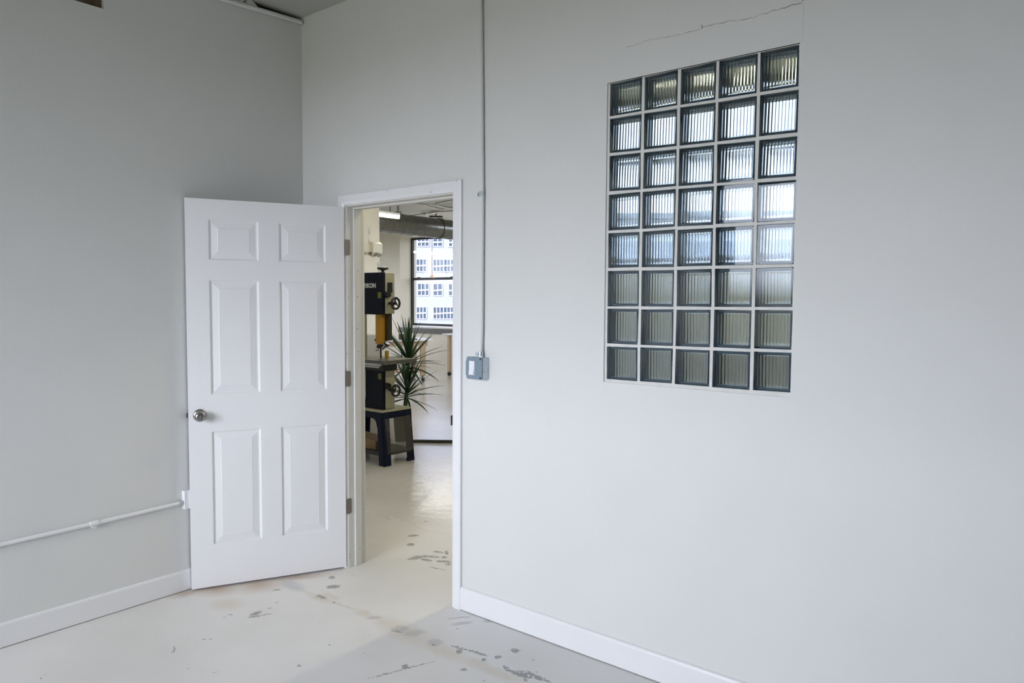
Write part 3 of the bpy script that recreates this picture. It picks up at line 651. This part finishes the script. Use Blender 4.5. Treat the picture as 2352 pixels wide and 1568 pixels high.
for z in (1.01, .955): MB().box(-2.56, 2.448, z-.005, -2.38, 2.451, z+.005).obj('vent_slot', M_dark, cb)
MB().box(-2.365, 2.56, .985, -2.362, 2.61, .993).obj('vent_slot', M_dark, cb)

# ------------------------------------------------------------------ band saw on its stand
SX, SY = -1.477, 1.90
bs = thing('band_saw', 'navy and cream band saw on a dark blue steel stand beyond the doorway', 'band saw', (-1.68, 2.0, 0))
# body
fr = MB().box(SX-.50, SY+.02, 1.400, SX, SY+.135, 1.780, bev=.006).box(SX-.50, SY+.02, .511, SX, SY+.135, .885, bev=.006).box(SX-.50, SY+.03, .80, SX-.38, SY+.12, 1.45)
fr.obj('frame', M_cream, bs)
MB().box(SX-.505, SY-.012, 1.392, SX+.002, SY+.02, 1.783, bev=.008).obj('wheel_cover', M_navy, bs, label='navy upper wheel cover')
MB().box(SX-.505, SY-.012, .508, SX+.002, SY+.02, .872, bev=.008).obj('wheel_cover', M_navy, bs, label='navy lower wheel cover')
# tension knob on top
MB().lathe([(.014, 0), (.014, .022), (.020, .026), (.048, .034), (.055, .042), (.052, .050), (.03, .054), (0, .055)], Matrix.Translation((SX-.095, SY+.075, 1.780)), 28).obj('tension_knob', M_dark, bs, smooth=True)
# lettering on the cover
def text(s_, size, loc, name, m, parent, tw=None, ht=None):
    c = bpy.data.curves.new(name, 'FONT'); c.body = s_; c.size = size; c.extrude = .0008; c.offset = size*.055; c.align_x = 'RIGHT'
    o = bpy.data.objects.new(name, c); COL.objects.link(o); bpy.context.view_layer.update()
    dg = bpy.context.evaluated_depsgraph_get(); me = bpy.data.meshes.new_from_object(o.evaluated_get(dg)); bpy.data.objects.remove(o)
    xs_ = [v.co.x for v in me.vertices]; ys_ = [v.co.y for v in me.vertices]
    sx = (tw/(max(xs_)-min(xs_))) if tw else 1; sy = (ht/(max(ys_)-min(ys_))) if ht else 1; X1 = max(xs_); Y0 = min(ys_)
    for v in me.vertices: v.co = Vector(((v.co.x-X1)*sx+loc[0], loc[1]-v.co.z, (v.co.y-Y0)*sy+loc[2]))
    me.materials.clear(); me.materials.append(m)
    o = bpy.data.objects.new(name, me); COL.objects.link(o); bpy.context.view_layer.update()
    o.parent = parent; o.matrix_parent_inverse = parent.matrix_world.inverted(); return o
text('RIKON', .05, (SX-.095, SY-.0125, 1.640), 'lettering', M_letters, bs, tw=.168, ht=.044)
MB().box(SX-.066, SY-.0135, 1.545, SX-.018, SY-.0115, 1.600).obj('warning_label', M_label, bs)
MB().box(SX-.066, SY-.0135, .79, SX-.02, SY-.0115, .845).obj('warning_label', M_label, bs)
# right side fittings
MB().box(SX, SY+.045, 1.595, SX+.022, SY+.092, 1.690, bev=.006).obj('latch', M_dark, bs)
MB().cyl((SX, SY+.035, 1.578), (SX+.035, SY+.035, 1.578), .031, .027, 24).obj('lock_knob', M_dark, bs)
MB().cyl((SX, SY+.035, .728), (SX+.035, SY+.035, .728), .031, .027, 24).obj('lock_knob', M_dark, bs)
def handwheel(y, z, hubm):
    X = SX+.085
    mb = MB().tube([(X, y+.050*math.cos(a), z+.050*math.sin(a)) for a in [2*PI*k/28 for k in range(28)]], .0105, 10, True)
    for k in range(3):
        a = PI/2+2*PI*k/3; mb.cyl((X-.008, y, z), (X, y+.05*math.cos(a), z+.05*math.sin(a)), .0065, n=8)
    mb.cyl((X-.085, y, z), (X+.004, y, z), .013)
    h = mb.obj('handwheel', M_dark, bs, smooth=True)
    MB().cyl((X+.004, y, z), (X+.012, y, z), .011).obj('hub_cap', hubm, h)
handwheel(SY+.07, 1.497, M_dark); handwheel(SY+.07, .688, M_alu)
# blade guard, guides, blade
MB().box(SX-.150, SY+.03, 1.115, SX-.090, SY+.065, 1.40, bev=.003).box(SX-.090, SY+.03, 1.115, SX-.066, SY+.10, 1.40, bev=.002).obj('blade_guard', M_yellow, bs, label='amber blade guard')
MB().box(SX-.062, SY+.07, 1.15, SX-.015, SY+.115, 1.41, bev=.003).obj('guide_post', mat('dark_olive', (.030, .026, .012), .5), bs, label='dark olive guide post')
MB().cyl((SX-.17, SY+.05, 1.15), (SX-.13, SY+.05, 1.15), .015, n=14).obj('guard_knob', mat('brown_knob', (.09, .055, .02), .5), bs)
MB().box(SX-.135, SY+.035, 1.075, SX-.06, SY+.085, 1.112, bev=.006).cyl((SX-.14, SY+.05, 1.088), (SX-.085, SY+.05, 1.088), .017, n=16).obj('upper_guide', M_dark, bs)
MB().box(SX-.104, SY+.045, .93, SX-.1025, SY+.064, 1.12).obj('saw_blade', mat('blade_steel', (.10, .075, .04), .4, .8), bs)
MB().box(SX-.078, SY+.08, .979, SX-.048, SY+.105, 1.052, bev=.004).obj('guide_block', mat('yellow_paint', (.42, .27, .015), .5), bs)
nz_ = MB().lathe([(.012, 0), (.015, .03), (.026, .055), (.028, .075), (.02, .085), (0, .086)], Matrix.Translation((SX-.055, SY+.03, 1.07)) @ Matrix.Rotation(.75, 4, 'Y') @ Matrix.Rotation(-.2, 4, 'X'), 20).obj('work_light', M_alu, bs, smooth=True)
MB().lathe([(.0285, .062), (.0295, .070), (.0285, .078)], Matrix.Translation((SX-.055, SY+.03, 1.07)) @ Matrix.Rotation(.75, 4, 'Y') @ Matrix.Rotation(-.2, 4, 'X'), 20).obj('light_rim', M_dark, nz_, smooth=True)
# table
MB().box(SX-.42, SY-.15, .945, SX+.17, SY+.255, .981, bev=.003).obj('work_table', M_iron, bs)
for k in range(2): MB().box(SX-.42, SY+.0+.09*k-.06, .9805, SX+.12, SY+.006+.09*k-.06, .9815).obj('table_groove', M_hole, bs)
MB().box(SX-.42, SY-.185, .932, SX+.145, SY-.152, .956, bev=.003).box(SX-.42, SY-.19, .918, SX+.145, SY-.178, .930, bev=.002).obj('fence_rail', M_alu, bs)
MB().box(SX-.30, SY-.05, .872, SX+.05, SY+.12, .945, bev=.01).obj('trunnion', M_dark, bs)
MB().tube([(SX-.24, SY-.016, .865), (SX-.24, SY-.018, .62), (SX-.242, SY-.02, .59), (SX-.256, SY-.02, .582)], .0035, 8).obj('cable', M_alu, bs)
# stand
stn = MB().box(SX-.62, SY-.055, .488, SX+.036, SY+.31, .508, bev=.003).obj('stand_top', M_cream, bs, label='cream stand top')
x1, y0s, y1s, x0s = SX+.034, SY-.053, SY+.308, SX-.618
MB().box(x0s, y0s, .425, x1, y0s+.012, .488).box(x0s, y1s-.012, .425, x1, y1s, .488).box(x1-.012, y0s+.012, .425, x1, y1s-.012, .488).box(x0s, y0s+.012, .425, x0s+.012, y1s-.012, .488).obj('stand_rail', M_navy2, bs)
# four splayed angle legs
def leg(xt, yt, xb, yb, sx, sy):
    w1, w2 = .075, .085; t = .010; mb = MB()
    for (a, b) in (((w1, 0), (0, 0)), ((0, 0), (0, w2))):
        top = [Vector((xt-sx*a[0], yt+sy*a[1], .487)), Vector((xt-sx*b[0], yt+sy*b[1], .487))]
        bot = [Vector((xb-sx*a[0], yb+sy*a[1], 0)), Vector((xb-sx*b[0], yb+sy*b[1], 0))]
        off = Vector((0, sy*t, 0)) if a[0] else Vector((-sx*t, 0, 0))
        mb.prism([top[0], top[1], bot[1], bot[0]], off)
    # gusset curve at the top
    P = [Vector((xt-sx*(w1-.002), yt, .426)), Vector((xt-sx*(w1+.055), yt, .426)), Vector((xt-sx*(w1+.022), yt+0, .41)), Vector((xt-sx*(w1+.006), yt, .385)), Vector((xt-sx*(w1-.002), yt, .345))]
    mb.prism(P, (0, sy*t, 0))
    mb.cyl((xb-sx*.035, yb+sy*.035, 0), (xb-sx*.035, yb+sy*.035, .02), .03, n=16)
    return mb.obj('leg', M_navy2, bs)
leg(x1, y0s, x1+.07, y0s-.035, 1, 1); leg(x1, y1s, x1+.055, y1s-.005, 1, -1); leg(x0s, y0s, x0s-.07, y0s-.035, -1, 1); leg(x0s, y1s, x0s-.06, y1s+.02, -1, -1)
sh = MB().box(x0s-.02, y0s+.0, .105, x1+.035, y1s-.01, .118).box(x1+.030, y0s+.03, .090, x1+.045, y1s-.03, .118).box(x0s-.02, y0s-.012, .085, x1+.03, y0s, .118).obj('lower_shelf', mat('shelf_dark', (.045, .045, .048), .5), bs)
MB().prism([(x1+.010, y0s+.02, .43), (x1+.010, y1s-.02, .43), (x1+.052, y1s-.02, .105), (x1+.052, y0s+.02, .105)], (.004, 0, 0)).obj('side_panel', M_smoke, bs, label='cloudy clear plastic side panel')
for yy, zz in ((y0s+.045, .335), (y1s-.03, .335)): MB().cyl((x1+.02, yy, zz), (x1+.034, yy, zz), .004, n=8).obj('bolt', M_alu, bs)
# things on the shelf
MB().prism([(x0s+.12, y0s+.02, .119), (x0s+.50, y0s+.05, .119), (x0s+.50, y0s+.05, .20), (x0s+.12, y0s+.02, .235)], (-.01, .20, 0)).obj('cardboard_box', M_card, label='brown cardboard box lying on the lower shelf of the saw stand', category='box')

# ------------------------------------------------------------------ dracaena behind the saw
pl = thing('dracaena_plant', 'tall dracaena plant with arching narrow green leaves behind the band saw', 'plant', (-2.22, 2.9, 0))
MB().lathe([(.07, 0), (.075, .02), (.093, .26), (.098, .28), (.088, .28), (.085, .25), (0, .25)], Matrix.Translation((-2.19, 2.78, 0)), 32).obj('pot', M_pot, pl, smooth=True)
MB().tube([(-2.20, 2.79, .24), (-2.215, 2.86, .45), (-2.225, 2.9, .70), (-2.22, 2.91, .86)], [.020, .018, .016, .015], 10).obj('stem', M_stem, pl, smooth=True)
MB().tube([(-2.17, 2.77, .24), (-2.19, 2.84, .40), (-2.21, 2.88, .56)], [.018, .016, .014], 10).obj('stem', M_stem, pl, smooth=True)
def leaf(base, az, el, L, droop, w, seed):
    rd = random.Random(seed); mb = MB(); N = 12; pts = []; p = Vector(base); e_ = el
    for i in range(N+1):
        t = i/N; pts.append((p.copy(), e_))
        p = p + Vector((math.cos(az)*math.cos(e_), math.sin(az)*math.cos(e_), math.sin(e_)))*(L/N)
        e_ -= droop/N*(.4+1.4*t)
        az += rd.uniform(-.02, .02)
    side = Vector((-math.sin(az), math.cos(az), 0)); prev = None
    for i, (p, ee) in enumerate(pts):
        t = i/N; ww = w*(min(1, .55+t*2.5))*(1-t**2.2)+.0006
        nn = Vector((-math.cos(az)*math.sin(ee), -math.sin(az)*math.sin(ee), math.cos(ee)))
        tk = .0012
        R = [mb.b.verts.new(q) for q in (p-side*ww+nn*ww*.35, p, p+side*ww+nn*ww*.35, p+side*ww+nn*(ww*.35-tk), p-nn*tk, p-side*ww+nn*(ww*.35-tk))]
        if prev:
            for k in range(6): mb.b.faces.new((prev[k], prev[(k+1) % 6], R[(k+1) % 6], R[k]))
        else: mb.b.faces.new(R)
        prev = R
    mb.b.faces.new(prev)
    return mb.obj('leaf', M_leaf, pl, smooth=True)
rd = random.Random(5)
for (bx, by, bz, n, Lm, top) in ((-2.22, 2.91, .78, 50, .48, True), (-2.21, 2.88, .44, 40, .43, False)):
    for i in range(n):
        q = i/(n-1); el = 1.45-1.75*q + rd.uniform(-.12, .12); az = i*2.399+rd.uniform(-.2, .2)
        L = Lm*(rd.uniform(.82, 1.12))*(1 if q > .15 else .98)
        leaf((bx, by, bz+.12*(1-q)), az, el, L, rd.uniform(.3, 1.0)*(.12+.75*q), rd.uniform(.013, .020), i*7+n)

# ------------------------------------------------------------------ hose on the floor
MB().tube([(-2.02, 2.775, .0165), (-1.95, 2.835, .0165), (-1.85, 2.91, .0165), (-1.69, 3.03, .0165), (-1.62, 3.08, .0165)], .0165, 12).obj('hose', M_hose, smooth=True, label='dark rubber hose lying straight across the workshop floor', category='hose')

# ------------------------------------------------------------------ ductwork, lamps and conduits under the workshop ceiling
DX, DZ, DR = -4.35, 2.638, .150
du = thing('air_duct', 'galvanised spiral air duct hanging under the workshop ceiling', 'air duct', (DX, 5.5, DZ))
mb = MB(); segs = []; y = 3.4
N = 220; prof = []
L_ = 5.30
prof.append((DR, 0)); yy = .1
while yy < L_-.1:
    prof += [(DR, yy), (DR+.003, yy+.001), (DR+.003, yy+.007), (DR, yy+.011)]; yy += .205
prof.append((DR, L_))
ML = Matrix.Translation((DX, 3.4, DZ)) @ Matrix.Rotation(-PI/2, 4, 'X')
d_o = MB().lathe(prof, ML, 48).obj('duct_pipe', M_duct, du, smooth=True)
MB().lathe([(DR, 0), (DR+.012, .001), (DR+.012, .05), (DR, .051)], Matrix.Translation((DX, 5.52, DZ)) @ Matrix.Rotation(-PI/2, 4, 'X'), 48).obj('duct_collar', M_duct, du)
for yy in (4.70, 6.2): MB().box(DX-.012, yy-.01, DZ+DR-.004, DX+.012, yy+.01, CH).box(DX-.05, yy-.02, DZ+DR-.002, DX+.05, yy+.02, DZ+DR+.03).obj('hanger', M_alu, du)

def strip_light(x, y0, y1, z, m, name, label, rods, slim=False):
    t = thing(name, label, 'light', (x, (y0+y1)/2, z))
    MB().cyl((x, y0, z), (x, y1, z), .023 if not slim else .018, n=20).obj('tube', m, t, smooth=True)
    if slim: MB().box(x-.012, y0, z+.014, x+.012, y1, z+.022).obj('housing', M_trim, t)
    else: MB().box(x-.03, y0, z+.018, x+.03, y1, z+.045, bev=.004).obj('housing', M_trim, t)
    for yy in rods: MB().cyl((x, yy, z+.015), (x, yy, CH), .006 if not slim else .0012, n=8).obj('hanging_rod', mat('rod', (.10, .10, .09), .5, .5), t)
strip_light(-3.2, 3.12, 3.66, 2.565, M_lamp, 'strip_light', 'glowing warm strip light on two rods in front of the column and duct', (3.30, 3.52))
strip_light(-6.35, 6.93, 8.30, 2.430, M_lamp2, 'strip_light', 'white strip light glowing across the upper pane of the workshop window', (7.2, 8.0), True)
strip_light(-1.35, 1.2, 2.3, 2.98, M_lamp2, 'strip_light', 'added strip light hung above the band saw, out of sight above the doorway', (1.5, 2.0))  # unseen lamp added to brighten the saw and the floor around it
strip_light(1.2, .9, 1.9, 3.00, M_lamp, 'strip_light', 'warm strip light glowing behind the top row of glass blocks', (1.1, 1.7))
pe = thing('pendant_lamp', 'small pinkish pendant lamp on a long dark cord before the window', 'lamp', (-6.45, 7.5, 1.965))
MB().cyl((-6.45, 7.5, 2.04), (-6.45, 7.5, CH), .005, n=8).obj('cord', M_dark, pe)
MB().lathe([(.012, .075), (.016, .06), (.045, .012), (.048, 0), (.043, .002), (.010, .055), (0, .056)], Matrix.Translation((-6.45, 7.5, 1.965)), 24).obj('lamp_shade', mat('pink_shade', (.62, .42, .33), .4), pe, smooth=True)

ZP = CH-.035
def conduit(pts, label, r=.011):
    return MB().tube(pts, r, 10).obj('conduit', M_alu, smooth=True, label=label, category='conduit')
c1 = conduit([(-6.9, 7.0, ZP-.03), (-6.59, 6.92, ZP-.02), (-6.06, 6.88, ZP-.01), (-5.43, 6.93, ZP), (-4.9, 7.1, ZP)], 'grey metal conduit crossing just above the air duct', .013)
MB().cyl((-6.10, 6.882, ZP-.011), (-6.02, 6.878, ZP-.009), .024, n=14).obj('coupling', M_alu, c1)
conduit([(-5.6, 5.6, ZP), (-5.2, 5.75, ZP), (-5.14, 6.02, ZP), (-5.26, 6.26, ZP), (-5.36, 6.7, ZP)], 'bent grey conduit on the workshop ceiling nearest the doorway head')
conduit([(-4.95, 6.08, ZP), (-4.86, 6.05, ZP), (-4.48, 5.94, ZP), (-4.1, 5.9, ZP)], 'short straight grey conduit at the top right of the doorway', .013)
conduit([(-5.02, 6.16, ZP), (-5.10, 6.5, ZP), (-5.0, 6.75, ZP), (-4.8, 6.9, ZP)], 'angled grey conduit joining the others above the white ceiling unit', .013)
pj = thing('projector', 'small white ceiling-hung unit with black edges above the air duct', 'projector', (-5.95, 7.1, 2.98))
PM = Matrix.Translation((-5.95, 7.1, 2.98)) @ Matrix.Rotation(.76, 4, 'Z')
MB().box(-.135, -.10, 0, .135, .10, .085, PM, bev=.01).obj('body', M_desk, pj)
MB().box(-.12, -.11, .075, .12, .09, .10, PM, bev=.004).obj('top_edge', M_dark, pj)
for a in (-.12, .10): MB().box(a-.0, -.106, -.018, a+.03, .05, .012, PM, bev=.003).obj('foot', M_dark, pj)
MB().box(-.05, -.106, -.012, .05, .0, .004, PM, bev=.004).obj('lens', M_dark, pj)
MB().cyl((-5.95, 7.1, 3.06), (-5.95, 7.1, CH), .02).obj('mount', M_trim, pj)

# ------------------------------------------------------------------ desks at the workshop window
def desk(tip, z, az, Lx, Ly, label, legs_, group=None):
    """tip: near right corner; az: direction of the long front edge"""
    t = thing('work_desk', label, 'desk', (tip[0], tip[1], 0)); T = Matrix.Translation((tip[0], tip[1], 0)) @ Matrix.Rotation(az, 4, 'Z')
    MB().box(0, 0, z-.025, Lx, Ly, z, T, bev=.002).obj('desk_top', M_desk, t)
    return t, T
# long edges: one runs left across the view, the other away from it
az1 = math.atan2(-math.cos(.506), -math.sin(.506))   # heading of the front edge (towards lower left)
dk, T = desk((-6.05, 7.15), .787, az1, 1.5, -.95, 'white-topped pine desk on casters behind the plant', None)
MB().box(.10, -.86, .665, 1.4, -.835, .762, T).box(.10, -.12, .665, 1.4, -.095, .762, T).box(.10, -.835, .665, .125, -.12, .762, T).box(1.375, -.835, .665, 1.4, -.12, .762, T).obj('apron', M_pine, dk)
for a, b in ((.13, -.16), (1.30, -.16), (.13, -.83), (1.30, -.83)):
    MB().box(a, b, .10, a+.10, b+.055, .70, T, bev=.004).obj('leg', M_pine, dk)
    c = T @ Vector((a+.05, b+.028, 0))
    k = MB().cyl((c.x-.012, c.y, .035), (c.x+.012, c.y, .035), .035, n=20).obj('caster', M_dark, dk)
    MB().box(c.x-.02, c.y-.02, .05, c.x+.02, c.y+.02, .10, bev=.006).obj('caster_fork', M_alu, k)
MB().box(.12, -.80, .17, 1.38, -.14, .19, T).obj('lower_shelf', M_pine, dk)
dk2, T2 = desk((-6.70, 8.02), .852, 0, .75, .5, 'second white desk on casters at the right edge of the doorway view', None)
for a, b in ((.14, .08), (.62, .08), (.14, .42), (.62, .42)):
    c = T2 @ Vector((a, b, 0)); MB().box(c.x-.03, c.y-.03, .09, c.x+.03, c.y+.03, .827, bev=.004).obj('leg', M_pine, dk2)
    k = MB().cyl((c.x-.014, c.y, .045), (c.x+.014, c.y, .045), .045, n=20).obj('caster', M_dark, dk2)
    MB().box(c.x-.02, c.y-.02, .06, c.x+.02, c.y+.02, .10, bev=.006).obj('caster_fork', M_alu, k)
def on_desk(s_, d_): return T @ Vector((s_, d_, .787))
p = on_desk(.52, -.30)
b_ = MB().box(p.x-.07, p.y-.05, p.z, p.x+.07, p.y+.05, p.z+.10, bev=.004).obj('small_box', M_brown, label='small brown box on the pine desk under the window corner', category='box')
p = on_desk(.80, -.35)
MB().lathe([(.033, 0), (.033, .11), (.014, .14), (.012, .16), (0, .161)], Matrix.Translation(p), 20).obj('bottle', M_blue, smooth=True, label='blue and white bottle on the desk behind the plant leaves', category='bottle')
p = on_desk(.70, -.25)
MB().lathe([(.035, 0), (.04, .055), (.036, .055), (.03, .004), (0, .004)], Matrix.Translation(p), 20).obj('cup', M_desk, smooth=True, label='small white cup beside the blue bottle on the desk', category='cup')
p = on_desk(1.02, -.22)
MB().box(-.20, -.12, 0, .20, .12, .045, Matrix.Translation(p) @ Matrix.Rotation(.7, 4, 'Z'), bev=.02).obj('tool_case', M_dark, label='flat black tool case on the left part of the desk', category='case')
p = on_desk(1.30, -.62)
MB().box(-.16, -.13, 0, .16, .13, .10, Matrix.Translation(p) @ Matrix.Rotation(.5, 4, 'Z'), bev=.03).obj('cloth_bag', mat('grey_cloth', (.20, .19, .16), .9, noise=.2, nscale=12), label='crumpled grey-beige bag beside the black case on the desk', category='bag')
p = on_desk(.30, -.10)
MB().tube([p+Vector((0, 0, .008)), p+Vector((-.06, -.02, .012)), p+Vector((-.10, -.06, .008))], .009, 8).obj('pliers', M_dark, label='small dark tool lying on the bright desk top near its tip', category='tool')
